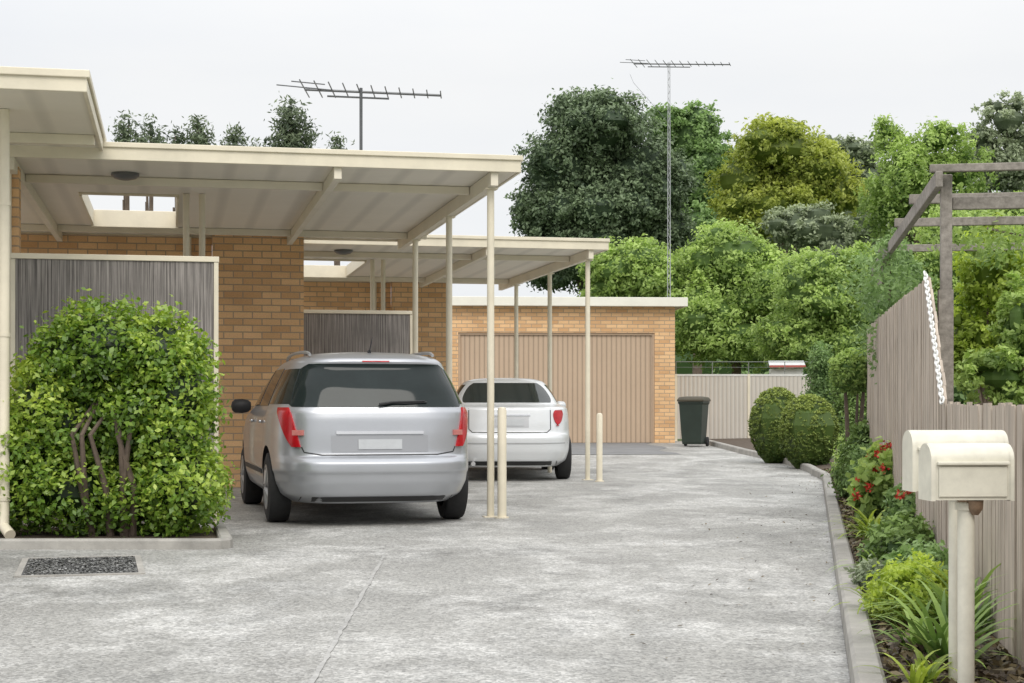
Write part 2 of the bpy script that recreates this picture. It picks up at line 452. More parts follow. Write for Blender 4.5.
def wig(a,b,n=30,s=.015):
    return [(a[0]+(b[0]-a[0])*i/n+random.gauss(0,s),a[1]+(b[1]-a[1])*i/n) for i in range(n+1)]
strip(wig((-.89,11.2),(-.74,5.4),60,.0025),.022,CRK,'joint_line')
strip(wig((-2.0,11.2),(2.15,12.0),40,.0),.010,CRK,'joint_line')
strip(wig((-9,11.3),(-2.0,11.25),20,.0),.010,CRD,'joint_gap')
strip(wig((-.6,19.2),(3.7,20.1),20,.0),.012,CRD,'joint_gap')
# drain
e=thing('drain_pit','flat rectangular drain grate with concrete rim in the driveway','drain',(-2.80,10.4,0),math.radians(14.5))
GRAV=simple('dark gravel',(.13,.13,.13),.9,var=.95,scale=55,bump=1,bscale=60)
mb=MB()
for a in ((-.39,.39,-.60,-.56),(-.39,.39,.56,.60),(-.39,-.35,-.56,.56),(.35,.39,-.56,.56)):
    mb.quadbox(a[0],a[1],a[2],a[3],-.02,.010)
mb.obj('frame',KERBM,e)
mb=MB(); mb.quadbox(-.35,.35,-.56,.56,-.02,.005)
mb.obj('gravel',GRAV,e)
C=np.stack([rng.uniform(-.34,.34,3600),rng.uniform(-.55,.55,3600),rng.uniform(.006,.010,3600)],1)
o=quads_obj('stones',leaves(C,unit(rng.normal(size=(3600,3))*.2+np.array([0,0,1.])),rng.uniform(.010,.026,3600),.8),leaf_mat('stones',(.05,.05,.05),(.34,.34,.33),0),e,rng.uniform(0,1,3600)**1.4)
o['kind']='stuff'
# ------------------------------------------------------------ buildings
TH=math.radians(12)
def carport(O,label,left=-6.,hole=True,z0=0):
    e=thing('carport',label,'carport',(O[0],O[1],z0),TH,group='flat-roofed carports along the driveway')
    xr=.22; yb=6.1; yf=-.2
    hx0,hx1,hy0,hy1=-3.85,-2.85,2.1,4.75
    mb=MB()
    R=[(left,hx0,yf,yb),(hx1,xr,yf,yb),(hx0,hx1,yf,hy0),(hx0,hx1,hy1,yb)] if hole else [(left,xr,yf,yb)]
    for a in R: mb.quadbox(*a,3.235,3.31)
    for a in R:
        mb.quadbox(a[0],a[1],a[2],a[3],3.215,3.233,1)
    mb.obj('roof',[ROOFTOP,CEIL],e)
    mb=MB()
    mb.quadbox(left,xr+.02,yf-.03,yf-.003,3.205,3.34)
    mb.quadbox(left,xr+.035,yf-.05,yf-.032,3.315,3.36)
    mb.quadbox(xr+.003,xr+.03,yf,yb,3.205,3.34)
    mb.quadbox(xr+.032,xr+.05,yf,yb,3.315,3.36)
    mb.quadbox(left,xr+.03,yb+.003,yb+.03,3.19,3.34)
    if hole:
        mb.quadbox(hx0,hx1,hy1-.03,hy1-.003,3.15,3.35)
        mb.quadbox(hx0,hx1,hy0+.003,hy0+.03,3.19,3.35)
        mb.quadbox(hx0+.003,hx0+.03,hy0+.03,hy1-.03,3.17,3.35)
        mb.quadbox(hx1-.03,hx1-.003,hy0+.03,hy1-.03,3.17,3.35)
    mb.obj('fascia',CREAM,e,bevel=.005)
    for x in (0,-1.45,-4.3):
        mb=MB(); mb.quadbox(x-.035,x+.035,yf+.01,yb-.01,3.08 if x==0 else 3.10,3.213); mb.obj('beam',CREAMD,e,bevel=.005)
    for y in (.9,5.2):
        mb=MB()
        for a,b in ((left,-4.34),(-4.26,-1.49),(-1.41,-.04),(.04,xr-.01)):
            mb.quadbox(a,b,y-.025,y+.025,3.135,3.211)
        mb.obj('beam',CREAMD,e,bevel=.004)
    for y in (0,2.3,4.75):
        mb=MB(); mb.tube([(0,y,-.02),(0,y,3.08)],.034,14); 
        mb.quadbox(-.06,.06,y-.06,y+.06,3.068,3.078)
        mb.quadbox(-.07,.07,y-.07,y+.07,.0,.008)
        mb.obj('post',CREAM,e,smooth=True)
    for x,y in ((-2.78,2.0),(-2.62,2.0)):
        mb=MB(); mb.tube([(x,y,-.02),(x,y,3.21)],.033,12); mb.obj('post',CREAM,e,smooth=True)
    mb=MB()
    c=(-3.35,.65)
    mb.tube([(c[0],c[1],3.213),(c[0],c[1],3.19),(c[0],c[1],3.165),(c[0],c[1],3.15)],[.13,.13,.10,.04],20)
    mb.obj('ceiling_lamp',simple('lamp dark',(.12,.12,.12),.3),e,smooth=True)
    return e
O1=(-.2,15.0); O2=(1.06,22.4)
carport(O1,'cream flat-roofed carport on slender steel posts over a silver wagon')
carport(O2,'cream flat-roofed carport on slender posts over a pale sedan',left=-5)
def house(O,px0,px1,label,extent=5.):
    e=thing('brick_house',label,'house',(O[0],O[1],0),TH,group='brick units along the driveway')
    mb=MB(); mb.quadbox(px0,px1,5.9,6.08,-.02,3.205); 
    mb.quadbox(px1-.24,px1,6.082,7.3,-.02,3.18)
    mb.obj('wall',BRICK,e)
    mb=MB(); mb.quadbox(px0-extent,px0-.002,6.085,6.3,-.02,3.185)
    mb.obj('wall',BRICK,e)
    mb=MB(); mb.quadbox(px0-1.6,px0-.75,6.05,6.083,0,2.1); mb.obj('door',simple('door paint',(.42,.36,.26),.5),e,bevel=.005)
    mb=MB(); mb.quadbox(px0-extent,px1+.05,6.36,7.4,3.22,3.34); mb.obj('roof',ROOFTOP,e)
    mb=MB(); mb.tube([(px0-.3,6.03,-.02),(px0-.3,6.03,3.18)],.04,12); mb.obj('downpipe',CREAM,e,smooth=True)
    return e
house(O1,-2.42,-1.27,'orange-tan brick unit wall beneath a cream carport roof')
house(O2,-1.95,-.95,'tan brick unit wall behind the rear carport')
eA=thing('brick_house','tan brick unit corner with deep cream flat roof and downpipe','house',(pX(87,11.4),11.4,-.03),TH,group='brick units along the driveway')
mb=MB(); mb.quadbox(-5,-.03,.03,3.0,3.36,3.43); mb.quadbox(-5,-.03,.03,3.0,3.335,3.358,1); mb.obj('roof',[ROOFTOP,CEIL],eA)
mb=MB()
mb.quadbox(-5,0,0,.028,3.31,3.45); mb.quadbox(-5,.02,-.022,-.002,3.41,3.465)
mb.quadbox(-.028,0,.03,3.0,3.31,3.45); mb.quadbox(.002,.02,0,3.0,3.41,3.465)
mb.quadbox(-5,0,3.002,3.03,3.26,3.45)
mb.quadbox(-5,-.04,2.0,2.06,3.25,3.333)
mb.obj('fascia',CREAM,eA,bevel=.006)
mb=MB(); mb.quadbox(-4.6,-.74,3.05,3.25,-.02,3.2); mb.obj('wall',BRICK,eA)
mb=MB(); mb.quadbox(-.84,-.80,3.0,3.045,-.02,3.2); mb.obj('corner_trim',CREAM,eA)
mb=MB(); mb.tube([(-.66,.95,3.33),(-.66,.95,.3),(-.66,.92,.16),(-.60,.80,.1)],.042,14)
for z in (.35,1.6,2.6): mb.tube([(-.66,.95,z),(-.66,.95,z+.03)],.048,14)
mb.obj('downpipe',CREAM,eA,smooth=True)
def screen(X,Y,w,h,label):
    e=thing('brushwood_screen',label,'fence',(X,Y,0),TH,group='brushwood courtyard screens')
    mb=MB(); mb.quadbox(-w+.04,-.045,-.02,.02,.08,h-.05); mb.obj('panel',BRUSH,e)
    mb=MB(); mb.quadbox(-w,0,-.035,.035,h-.048,h); mb.obj('top_rail',CREAM,e,bevel=.004)
    for a in (-w,-.045):
        mb=MB(); mb.quadbox(a,a+.04,-.03,.03,-.02,h-.05); mb.obj('post',CREAM,e,bevel=.004)
screen(pX(219,14.1),14.1,1.76,pZ(257,14.1),'grey brushwood screen in a cream frame behind a shrub')
screen(pX(413,21.8),21.8,1.6,pZ(311,21.8),'grey brushwood screen in a cream frame beside a brick wall')
# garage
TG=math.radians(4)
eG=thing('garage','tan brick garage with wide ribbed brown door and white fascia','garage',(pX(675,36),36,gz(36)),TG)
def ab(py): return pZ(py,36)-gz(36)
mb=MB(); D0,D1=-4.88,-.46; dh=ab(333); wt=ab(307)
mb.quadbox(D1,0,0,.23,-.02,wt); mb.quadbox(-7,D0,0,.23,-.02,wt,uvo=(0,0)); mb.quadbox(D0+.001,D1-.001,0,.23,dh,wt)
mb.quadbox(-.23,0,.231,6,-.02,wt); mb.quadbox(-7,-.231,5.8,6,-.02,wt)
mb.obj('wall',BRICK,eG)
mb=MB(); mb.quadbox(D0+.05,D1-.05,.07,.11,.01,dh-.05); mb.obj('garage_door',DOORM,eG)
mb=MB(); mb.quadbox(D0,D0+.05,.03,.14,0,dh); mb.quadbox(D1-.05,D1,.03,.14,0,dh); mb.quadbox(D0+.05,D1-.05,.03,.14,dh-.05,dh-.001); mb.obj('door_frame',simple('door frame',(.48,.35,.24),.5),eG)
mb=MB(); mb.quadbox(-7,.22,-.2,6.2,wt+.02,wt+.1); mb.obj('roof',ROOFTOP,eG)
mb=MB(); mb.quadbox(-7,.25,-.24,-.205,wt+.0,wt+.2); mb.quadbox(.222,.25,-.2,6.2,wt,wt+.2); mb.quadbox(-7,.21,-.2,-.01,wt+.0,wt+.018)
mb.obj('fascia',simple('white fascia',(.80,.78,.69),.5,var=.06),eG,bevel=.008)
# far steel fence
eF=thing('steel_fence','tall beige ribbed steel fence closing the end of the driveway','fence',(pX(676,38),38,gz(38)),math.radians(2))
h=pZ(374,38)-gz(38); w=pX(822,38)-pX(676,38)
for i in range(2):
    a=w*i/2; mb=MB(); mb.quadbox(a+.03,a+w/2-.03,-.015,.015,.05,h-.05); mb.obj('panel',STEELF,eF)
for i in range(3):
    mb=MB(); mb.quadbox(w*i/2-.028,w*i/2+.028,-.03,.03,-.02,h); mb.obj('post',CREAM,eF)
mb=MB(); mb.quadbox(.03,w/2-.03,-.025,.025,h-.048,h-.003); mb.quadbox(w/2+.03,w-.03,-.025,.025,h-.048,h-.003); mb.obj('top_rail',simple('rail white',(.7,.7,.67),.4),eF)
mb=MB()
for i in range(5): mb.tube([(w*i/4,0,h),(w*i/4,0,h+.3)],.010,6)
mb.tube([(0,0,h+.29),(w,0,h+.29)],.009,6); mb.tube([(0,0,h+.16),(w,0,h+.16)],.004,6)
mb.obj('wire_topping',simple('dull wire',(.2,.21,.2),.6),eF)
e=thing('neighbour_shed','low white shed roof with red edge behind the steel fence','shed',(pX(786,41),41,gz(38)),math.radians(-6))
mb=MB(); mb.quadbox(-.40,.40,-.5,.5,-.02,1.78); mb.obj('wall',simple('shed wall',(.6,.6,.58),.7),e)
mb=MB(); mb.grid([[(-.45,-.6,1.84),(.45,-.6,1.84)],[(-.45,0,1.99),(.45,0,1.99)],[(-.45,.6,1.84),(.45,.6,1.84)]]); mb.obj('roof',simple('shed roof',(.75,.76,.78),.4),e)
mb=MB(); mb.quadbox(-.45,.45,-.64,-.605,1.80,1.86); mb.obj('gutter',simple('shed gutter',(.45,.10,.08),.5),e)
# ------------------------------------------------------------ paling fence
eP=thing('paling_fence','weathered timber paling fence stepping down along the garden bed','fence',(0,0,0))
ang=math.atan(.167); 
M=Matrix.Translation((fx(0),0,0))@Matrix.Rotation(-ang,4,'Z')
def fH(y): return float(np.interp(y,[3,8.95,9.95,19.5],[1.04,1.06,1.84,1.86]))
mb=MB(); t=3.0
while t<17.0:
    wd=.092*random.uniform(.96,1.04)
    rake=8.9<t<9.95
    off=random.uniform(0,.01)
    i0=len(mb.v)
    mb.quadbox(off,off+.016,t,t+wd,.02,fH(t)+random.uniform(-.01,.01),M=M,uvo=(random.uniform(0,50),random.uniform(0,50)))
    lean=random.uniform(-.008,.008)
    for k in range(4,8):
        x,yv,z=mb.v[i0+k]
        if rake: z=fH(t if k in (4,5) else t+wd)
        mb.v[i0+k]=(x,yv+lean*(0 if rake else 1),z)
    t+=wd+(.003 if rake else random.uniform(.006,.018))
mb.obj('palings',WOOD,eP)
mb=MB()
for z in (.3,.85): mb.quadbox(.03,.07,3,17.0,z,z+.07,M=M)
mb.quadbox(.03,.07,10.0,17.0,1.5,1.57,M=M); mb.obj('rails',WOODG,eP)
for t in (4.,6.4,8.9,10.0,12.3,14.7,16.9):
    mb=MB(); mb.quadbox(.072,.16,t,t+.09,-.02,fH(t)-.08,M=M); mb.obj('post',WOODG,eP)
pa=M@Vector((-.012,9.98,1.865)); pb=M@Vector((-.012,8.93,1.065))
eC=thing('garland_chain','white plastic chain edging the raked top of the fence','chain',(pa.x,pa.y,0))
a=Vector((0,0,pa.z)); b=Vector((pb.x-pa.x,pb.y-pa.y,pb.z))
mb=MB(); nl=36
tdir=(b-a).normalized()
for i in range(nl):
    f=(i+.5)/nl; c=a.lerp(b,f)
    s1=tdir.cross(Vector((1,0,0))).normalized(); s2=Vector((1,0,0))
    sd=(s1+s2*.5).normalized() if i%2 else (s1-s2*.8).normalized()
    pts=[]
    for k in range(13):
        w_=2*math.pi*k/12; pts.append(c+tdir*math.cos(w_)*.026+sd*math.sin(w_)*.016)
    mb.tube(pts,.0055,6,cap=False)
mb.obj('chain_links',WHITEC,eC,smooth=True)
# pergola
eR=thing('pergola','weathered grey timber pergola standing behind the paling fence','pergola',(fx(10)+.14,10.05,0),-ang)
for y in (0,6.6):
    mb=MB(); mb.quadbox(-.025,.045,y,y+.07,-.02,2.50); mb.obj('post',WOODG,eR,bevel=.006)
    mb=MB(); mb.quadbox(2.6,2.69,y,y+.09,-.02,2.42); mb.obj('post',WOODG,eR,bevel=.006)
mb=MB(); mb.quadbox(-.072,-.027,-.15,6.9,2.40,2.50); mb.obj('beam',WOODG,eR,bevel=.006)
mb=MB(); mb.quadbox(2.7,2.74,-.15,6.9,2.36,2.50); mb.obj('beam',WOODG,eR,bevel=.006)
for i,y in enumerate((-.10,1.5,3.0,5.2)):
    mb=MB(); mb.quadbox(-.10,3.0,y,y+.045,2.502,2.57 if i else 2.55); mb.obj('rafter',WOODG,eR,bevel=.005)
mb=MB(); mb.quadbox(.05,2.6,.03,.07,2.28,2.36); mb.obj('rafter',WOODG,eR,bevel=.005)
def vine(name,blobs,n,L,mat,label,loc,rot=0,cat='vine'):
    e=thing(name,label,cat,loc,rot)
    foliage('foliage',blobs,n,L,mat,e,core=0,clump=.10,per=18,rmin=.2,rmax=1.15,droop=.4)
    mb=MB(); pts=[(blobs[0][0]+.1,blobs[0][1],0)]+[(b[0],b[1],b[2]) for b in blobs]
    mb.tube(pts,.012,6); mb.obj('stem',BARK,e)
vine('climbing_vine',[(.0,5.2,1.7,.22,.5,.35),(.02,5.0,2.2,.25,.7,.25),(-.02,4.6,2.45,.13,.6,.10),(.05,6.6,2.3,.35,.7,.35)],5200,.06,L_MID,'leafy climbing vine growing over the pergola beam',(fx(10)+.12,10.05,0),-ang)
vine('climbing_vine',[(1.2,3.2,1.6,.4,.5,.4),(1.2,3.0,2.35,.6,.7,.3),(.8,4.2,2.6,.6,.7,.18)],5200,.06,L_BRT,'leafy climbing vine growing over the pergola roof',(fx(10)+.12,10.05,0),-ang)
# ------------------------------------------------------------ aerials
def aerial(px,d,zb,zt,boom,tilt,label,lattice=False,rot=.25,nel=11,el=.95):
    e=thing('television_aerial',label,'antenna',(pX(px,d),d,zb),rot)
    h=zt-zb
    mb=MB()
    if lattice:
        for dx in (-.035,.035): mb.tube([(dx,0,0),(dx*.6,0,h)],.009,6)
        n=int(h/.16)
        for i in range(n):
            z0=h*i/n; z1=h*(i+1)/n
            s=1 if i%2 else -1
            mb.tube([(-.03*s,0,z0),(.03*s,0,z1)],.006,5)
    else: mb.tube([(0,0,0),(0,0,h)],.02,8)
    mb.obj('mast',GALV if lattice else STEEL,e)
    mb=MB(); a,b=boom
    def bp(x): return Vector((x,0,h-.05+x*tilt))
    mb.tube([bp(a),bp(b)],.016,8)
    mb.tube([bp(a*.6)-Vector((0,0,.07)),bp(b*.35)-Vector((0,0,.07))],.012,6)
    mb.obj('boom',STEEL,e)
    mb=MB()
    for i in range(nel):
        f=i/(nel-1); x=a+(b-a)*f; L=el*(1-.6*f)
        c=bp(x)
        mb.tube([c+Vector((-.05*L,-L*.5,.01)),c+Vector((.05*L,L*.5,.01))],.0085,5)
    mb.tube([bp(a)+Vector((-.35,.25,.10)),bp(a)+Vector((.35,-.1,-.02))],.008,5)
    mb.tube([bp(a)+Vector((-.15,-.5,.0)),bp(a)+Vector((.25,.35,.14))],.008,5)
    mb.obj('elements',STEEL,e)
    if lattice:
        mb=MB()
        mb.tube([(0,0,h*.75),(-.9,.6,h-.35),(-1.0,.8,h-.1)],.005,4)
        mb.obj('guy_wire',STEEL,e)
    return e
aerial(361,20.,3.30,pZ(88,20.),(-.70,1.0),-.02,'black television aerial on a short mast above the flat roof',rot=.12,el=1.1)
aerial(669,38.5,pZ(298,36.)-.05,pZ(62,38.5),(-.85,1.45),-.04,'television aerial on a tall lattice mast above the garage',True,rot=-.15,nel=13)
# ------------------------------------------------------------ bollards
for i,(px,py,top) in enumerate(((502,518,407),(599.5,481.5,413))):
    d=1680/(py-HY)
    e=thing('bollard','short cream steel bollard standing next to a carport post','bollard',(pX(px,d),d,0),group='cream bollards beside the carport posts')
    h=pZ(top,d)
    mb=MB(); mb.tube([(0,0,-.02),(0,0,h-.03),(0,0,h-.008),(0,0,h)],[.042,.042,.034,.014],16); mb.obj('post',CREAM,e,smooth=True)
    mb=MB(); mb.tube([(0,0,0),(0,0,.012)],.065,16); mb.obj('base_plate',CREAM,e)
# ------------------------------------------------------------ wheelie bin
e=thing('wheelie_bin','dark green wheelie bin standing beside the brick garage','bin',(pX(694,34.2),34.2,gz(34.2)),math.radians(-20))
e.scale=(.9,.9,1)
mb=MB()
R=[]
for z,w_,dp in ((0.05,.22,.24),(.1,.23,.26),(.9,.28,.34),(.92,.30,.36),(.96,.30,.36)):
    R.append([(w_*sx,dp*sy,z) for sx,sy in ((-1,-1),(1,-1),(1,1),(-1,1),(-1,-1))])
mb.grid(R); mb.poly([(-.22,-.24,.05),(-.22,.24,.05),(.22,.24,.05),(.22,-.24,.05)])
mb.obj('body',BINM,e,bevel=.02)
mb=MB(); R=[]
for z,s in ((.962,1.03),(1.0,1.03),(1.05,.9),(1.07,.5)):
    R.append([(.31*s*sx,.37*s*sy,z) for sx,sy in ((-1,-1),(1,-1),(1,1),(-1,1),(-1,-1))])
mb.grid(R); mb.poly([(a[0],a[1],a[2]) for a in R[-1][:4]]); mb.obj('lid',BINL,e,bevel=.01)
mb=MB(); mb.tube([(-.25,.42,.95),(.25,.42,.95)],.018,8); mb.tube([(-.25,.36,.93),(-.25,.42,.95)],.018,8); mb.tube([(.25,.36,.93),(.25,.42,.95)],.018,8); mb.obj('handle',BINM,e)
for s in (-1,1):
    mb=MB(); mb.tube([(s*.24,.24,.1),(s*.29,.24,.1)],.1,18); mb.obj('wheel',RUBBER,e,smooth=True)
# ------------------------------------------------------------ mailboxes
def mailbox(X,Y,zb,ht,ln,label,r=.035,rot=0,dp=.062):
    e=thing('mailbox',label,'mailbox',(X,Y,0),rot,group='pair of cream letterboxes on posts')
    def prof(s=1.):
        pts=[(-dp*s,0)]
        hs=ht-dp*.85
        for i in range(13):
            a=math.pi-math.pi*i/12
            pts.append((math.cos(a)*dp*s,hs+math.sin(a)*dp*.85*s))
        pts.append((dp*s,0)); pts.append((-dp*s,0)); return pts
    mb=MB(); P=prof()
    mb.grid([[(x,y,zb+z) for y,z in P] for x in (-ln/2,-ln/2+.02,ln/2-.02,ln/2)],flip=True)
    mb.obj('box',MAILM,e,smooth=True,ang=40)
    for sx in (-1,1):
        mb=MB(); Q=prof(1.04)
        x0=sx*(ln/2-.010); x1=sx*(ln/2+.004)
        mb.grid([[(x,y,zb+z-.003) for y,z in Q] for x in (x0,x1)],flip=(sx>0))
        mb.poly([(x1,y,zb+z-.003) for y,z in (Q[:-1] if sx<0 else Q[:-1][::-1])])
        mb.obj('end_cap',MAILM,e,smooth=True,ang=40)
    hs=ht-dp*.85
    mb=MB(); mb.quadbox(-ln/2+.02,ln/2-.02,-dp-.006,-dp-.001,zb+.01,zb+hs-.022); mb.obj('flap',MAILM,e,bevel=.003)
    mb=MB(); mb.quadbox(-ln/2+.015,ln/2-.015,-dp-.016,-dp+.0,zb+hs-.016,zb+hs-.006); mb.obj('slot',MAILM,e,bevel=.002)
    mb=MB(); mb.tube([(0,0,-.05),(0,0,zb-.03)],r,18); mb.tube([(0,0,zb-.035),(0,0,zb-.012)],r*1.25,18)
    mb.obj('post',MAILM,e,smooth=True)
    mb=MB(); mb.tube([(.02,-.03,zb-.05),(.02,-.03,zb-.03),(.02,-.03,zb-.002)],[.010,.024,.026],12); mb.obj('bracket',simple('rusty bracket',(.25,.17,.11),.6,.4,var=.4,scale=30),e,smooth=True)
mailbox(pX(966,5.2),5.2,pZ(499,5.2),pZ(443,5.2)-pZ(499,5.2),.265,'cream round-topped metal letterbox on a round post by the fence',rot=math.radians(4),r=.027)
mailbox(pX(955,5.62),5.62,pZ(490,5.62),pZ(430,5.62)-pZ(490,5.62),.33,'second cream letterbox standing just behind another one',r=.022,rot=math.radians(2))
# ------------------------------------------------------------ cars
class Car:
    def __init__(s,rows,sub=6,sm=2):
        A=np.array(rows,float); S=[]
        for i in range(len(A)-1):
            for k in range(sub): S.append(A[i]+(A[i+1]-A[i])*k/sub)
        S.append(A[-1]); S=np.array(S)
        for _ in range(sm):
            T=S.copy(); T[1:-1]=(S[:-2]+2*S[1:-1]+S[2:])/4; S=T
        s.S=S
    def at(s,z):
        return [float(np.interp(z,s.S[:,0],s.S[:,k])) for k in (1,2,3,4)]
    def rear(s,x,z,off=0):
        W,R,Fy,n=s.at(z); L=(Fy-R)/2; m=(Fy+R)/2
        q=max(0,1-abs(x/W)**n)**(1/n); return (x,m-L*q-off,z)
    def side(s,sg,y,z,off=0):
        W,R,Fy,n=s.at(z); L=(Fy-R)/2; m=(Fy+R)/2
        q=max(0,1-abs((y-m)/L)**n)**(1/n); return (sg*(W*q+off),y,z)
    def per(s,a,z,off=0):
        W,R,Fy,n=s.at(z); L=(Fy-R)/2+off; m=(Fy+R)/2; W+=off
        c,q=math.cos(a),math.sin(a)
        return (W*math.copysign(abs(c)**(2/n),c),m+L*math.copysign(abs(q)**(2/n),q),z)
    def body(s,M_=160):
        rows=[]
        for r in s.S:
            z,W,R,Fy,n=r; L=(Fy-R)/2; m=(Fy+R)/2
            row=[]
            for k in range(M_):
                a=2*math.pi*k/M_+.0001
                c,q=math.cos(a),math.sin(a)
                row.append((W*math.copysign(abs(c)**(2/n),c),m+L*math.copysign(abs(q)**(2/n),q),z))
            rows.append(row)
        v=[p for r in rows for p in r]; f=[]
        for i in range(len(rows)-1):
            for k in range(M_):
                k2=(k+1)%M_; f.append((i*M_+k,i*M_+k2,(i+1)*M_+k2,(i+1)*M_+k))
        f.append(tuple(range(M_))[::-1]); f.append(tuple((len(rows)-1)*M_+k for k in range(M_)))
        me=bpy.data.meshes.new('body'); me.from_pydata(v,[],f); me.update(); return me
def patch(fn,us,vs,off,name,mat,parent,back=-.012):
    P=[[fn(u,v,off) for u in us] for v in vs]
    mb=MB(); mb.grid(P)
    Bk=[[fn(u,v,back) for u in us] for v in vs]
    mb.grid([P[0],Bk[0]],flip=True); mb.grid([P[-1],Bk[-1]])
    mb.grid([[r[0] for r in P],[r[0] for r in Bk]]); mb.grid([[r[-1] for r in P],[r[-1] for r in Bk]],flip=True)
    return mb.obj(name,mat,parent,smooth=True,ang=40)
def lin(a,b,n): return [a+(b-a)*i/(n-1) for i in range(n)]
def make_car(spec):
    c=Car(spec['rows'])
    e=thing(spec['name'],spec['label'],'car',spec['loc'],spec['rot'],group='cars parked under the carports')
    me=c.body(); paint=spec['paint']
    me.materials.append(paint); me.materials.append(DARKIN)
    ob=bpy.data.objects.new('body',me); COL.objects.link(ob)
    cut=MB()
    wr=spec['wr']; wy=spec['wy']
    for sg in (-1,1):
        for y in wy:
            cut.tube([(sg*.52,y,wr+.005),(sg*1.3,y,wr+.005)],wr+.055,40,mi=1)
    co=cut.obj('cutter',[paint,DARKIN])
    md=ob.modifiers.new('b','BOOLEAN'); md.object=co; md.operation='DIFFERENCE'; md.solver='EXACT'
    dg=bpy.context.evaluated_depsgraph_get(); dg.update()
    nm=bpy.data.meshes.new_from_object(ob.evaluated_get(dg))
    ob.modifiers.clear(); ob.data=nm
    bpy.data.objects.remove(co)
    nm.polygons.foreach_set('use_smooth',[True]*len(nm.polygons)); nm.set_sharp_from_angle(angle=math.radians(38))
    ob.parent=e
    for sg in (-1,1):
        for y in wy:
            we=bpy.data.objects.new('wheel',None); COL.objects.link(we); we.parent=e
            we.location=(sg*(spec['tr']),y,wr)
            mb=MB(); prof=[(-.1,.62),(-.105,.8),(-.09,.96),(-.06,1.0),(.06,1.0),(.09,.96),(.105,.8),(.1,.62)]
            rows=[]
            for k in range(41):
                a=2*math.pi*k/40
                rows.append([(x,math.cos(a)*r*wr,math.sin(a)*r*wr) for x,r in prof])
            mb.grid(rows); mb.obj('tyre',RUBBER,we,smooth=True,ang=50)
            mb=MB(); 
            mb.tube([(sg*.02,0,0),(sg*.04,0,0)],wr*.63,32,mi=1)
            rows=[]
            for k in range(41):
                a=2*math.pi*k/40
                rows.append([(sg*.03,math.cos(a)*.63*wr,math.sin(a)*.63*wr),(sg*.103,math.cos(a)*.64*wr,math.sin(a)*.64*wr),(sg*.103,math.cos(a)*.57*wr,math.sin(a)*.57*wr),(sg*.06,math.cos(a)*.55*wr,math.sin(a)*.55*wr)])
            mb.grid(rows,flip=(sg<0))
            for k in range(spec['spokes']):
                a=2*math.pi*k/spec['spokes']
                p0=Vector((sg*.09,math.cos(a)*.1*wr,math.sin(a)*.1*wr)); p1=Vector((sg*.085,math.cos(a)*.58*wr,math.sin(a)*.58*wr))
                mb.tube([p0,p1],[.032,.02],6)
            mb.tube([(sg*.05,0,0),(sg*.1,0,0)],wr*.2,16)
            mb.obj('rim',[RIM,BLACKP],we,smooth=True)
    return c,e
rowsW=[(.20,.76,-2.08,1.95,4.6),(.27,.86,-2.18,2.1,5),(.38,.895,-2.23,2.18,5.3),(.45,.90,-2.24,2.18,5.4),(.48,.908,-2.258,2.18,5.5),(.555,.91,-2.255,2.18,5.5),(.59,.91,-2.22,2.15,5.6),(.615,.91,-2.165,2.12,6),
 (.80,.905,-2.155,2.0,6),(.93,.893,-2.14,1.72,6),(.99,.88,-2.125,1.30,6),(1.03,.858,-2.105,1.08,5.8),(1.21,.785,-2.015,.78,5.6),(1.38,.70,-1.90,.38,5.4),(1.43,.67,-1.92,.22,5),(1.46,.635,-1.90,.1,4.6),(1.495,.55,-1.78,-.1,4),(1.52,.42,-1.55,-.4,3.5),(1.535,.18,-1.25,-.7,3)]
hd=math.radians(14)
rc=Vector((pX(381,13.75),13.75,0)); fw=Vector((-math.sin(hd),math.cos(hd),0))
locW=rc+fw*2.2
c,e=make_car(dict(name='station_wagon',label='silver station wagon seen from behind, parked under the front carport',loc=tuple(locW),rot=hd,rows=rowsW,paint=SILVER,wr=.315,wy=(-1.33,1.36),tr=.80,spokes=7))
def rw(u,v,o):
    f=(v-1.035)/.375
    hw=.80-.155*f-.07*max(0,f)**9-.06*(1-f)**10
    W=c.at(v)[0]; return c.rear(u*min(hw,W*.975),v,o)
patch(rw,lin(-1,1,41),lin(1.035,1.41,24),.006,'rear_window',GLASS,e)
def sidewin(sg,y0b,y0t,y1b,y1t,z0=1.045,z1=1.385,name='side_window'):
    def fn(u,v,o):
        f=(v-z0)/(z1-z0); a=y0b+(y0t-y0b)*f; b=y1b+(y1t-y1b)*f
        return c.side(sg,a+(b-a)*u,v,o)
    patch(fn,lin(0,1,10) if sg>0 else lin(1,0,10),lin(z0,z1,10),.005,name,GLASS,e)
for sg in (-1,1):
    sidewin(sg,-1.93,-1.74,-1.12,-1.08,1.06,1.37); sidewin(sg,-1.04,-1.00,-.22,-.22); sidewin(sg,-.13,-.14,.80,.30)
def fwn(u,v,o):
    W,R,Fy,n=c.at(v); L=(Fy-R)/2; m=(Fy+R)/2; x=-u*W*.86; q=(1-abs(x/W)**n)**(1/n); return (x,m+L*q+o,v)
patch(fwn,lin(-1,1,21),lin(1.06,1.38,10),.006,'windscreen',GLASS,e)
def corner_light(c,e,sg,xi_fn,ys_fn,z0,z1,mat,name='tail_light',off=.014):
    def fn(u,v,o):
        W,R,Fy,n=c.at(v); L=(Fy-R)/2; m=(Fy+R)/2
        f=(v-z0)/(z1-z0)
        a0=-math.acos(min(1,(xi_fn(f)/W))**(n/2)); 
        sn=min(1,abs((m-(R+ys_fn(f)))/L))**(n/2); a1=-math.asin(sn)
        a=a0+(a1-a0)*u
        p=c.per(a,v,o); return (sg*p[0],p[1],p[2])
    return patch(fn,lin(0,1,30) if sg>0 else lin(1,0,30),lin(z0,z1,16),off,name,mat,e)
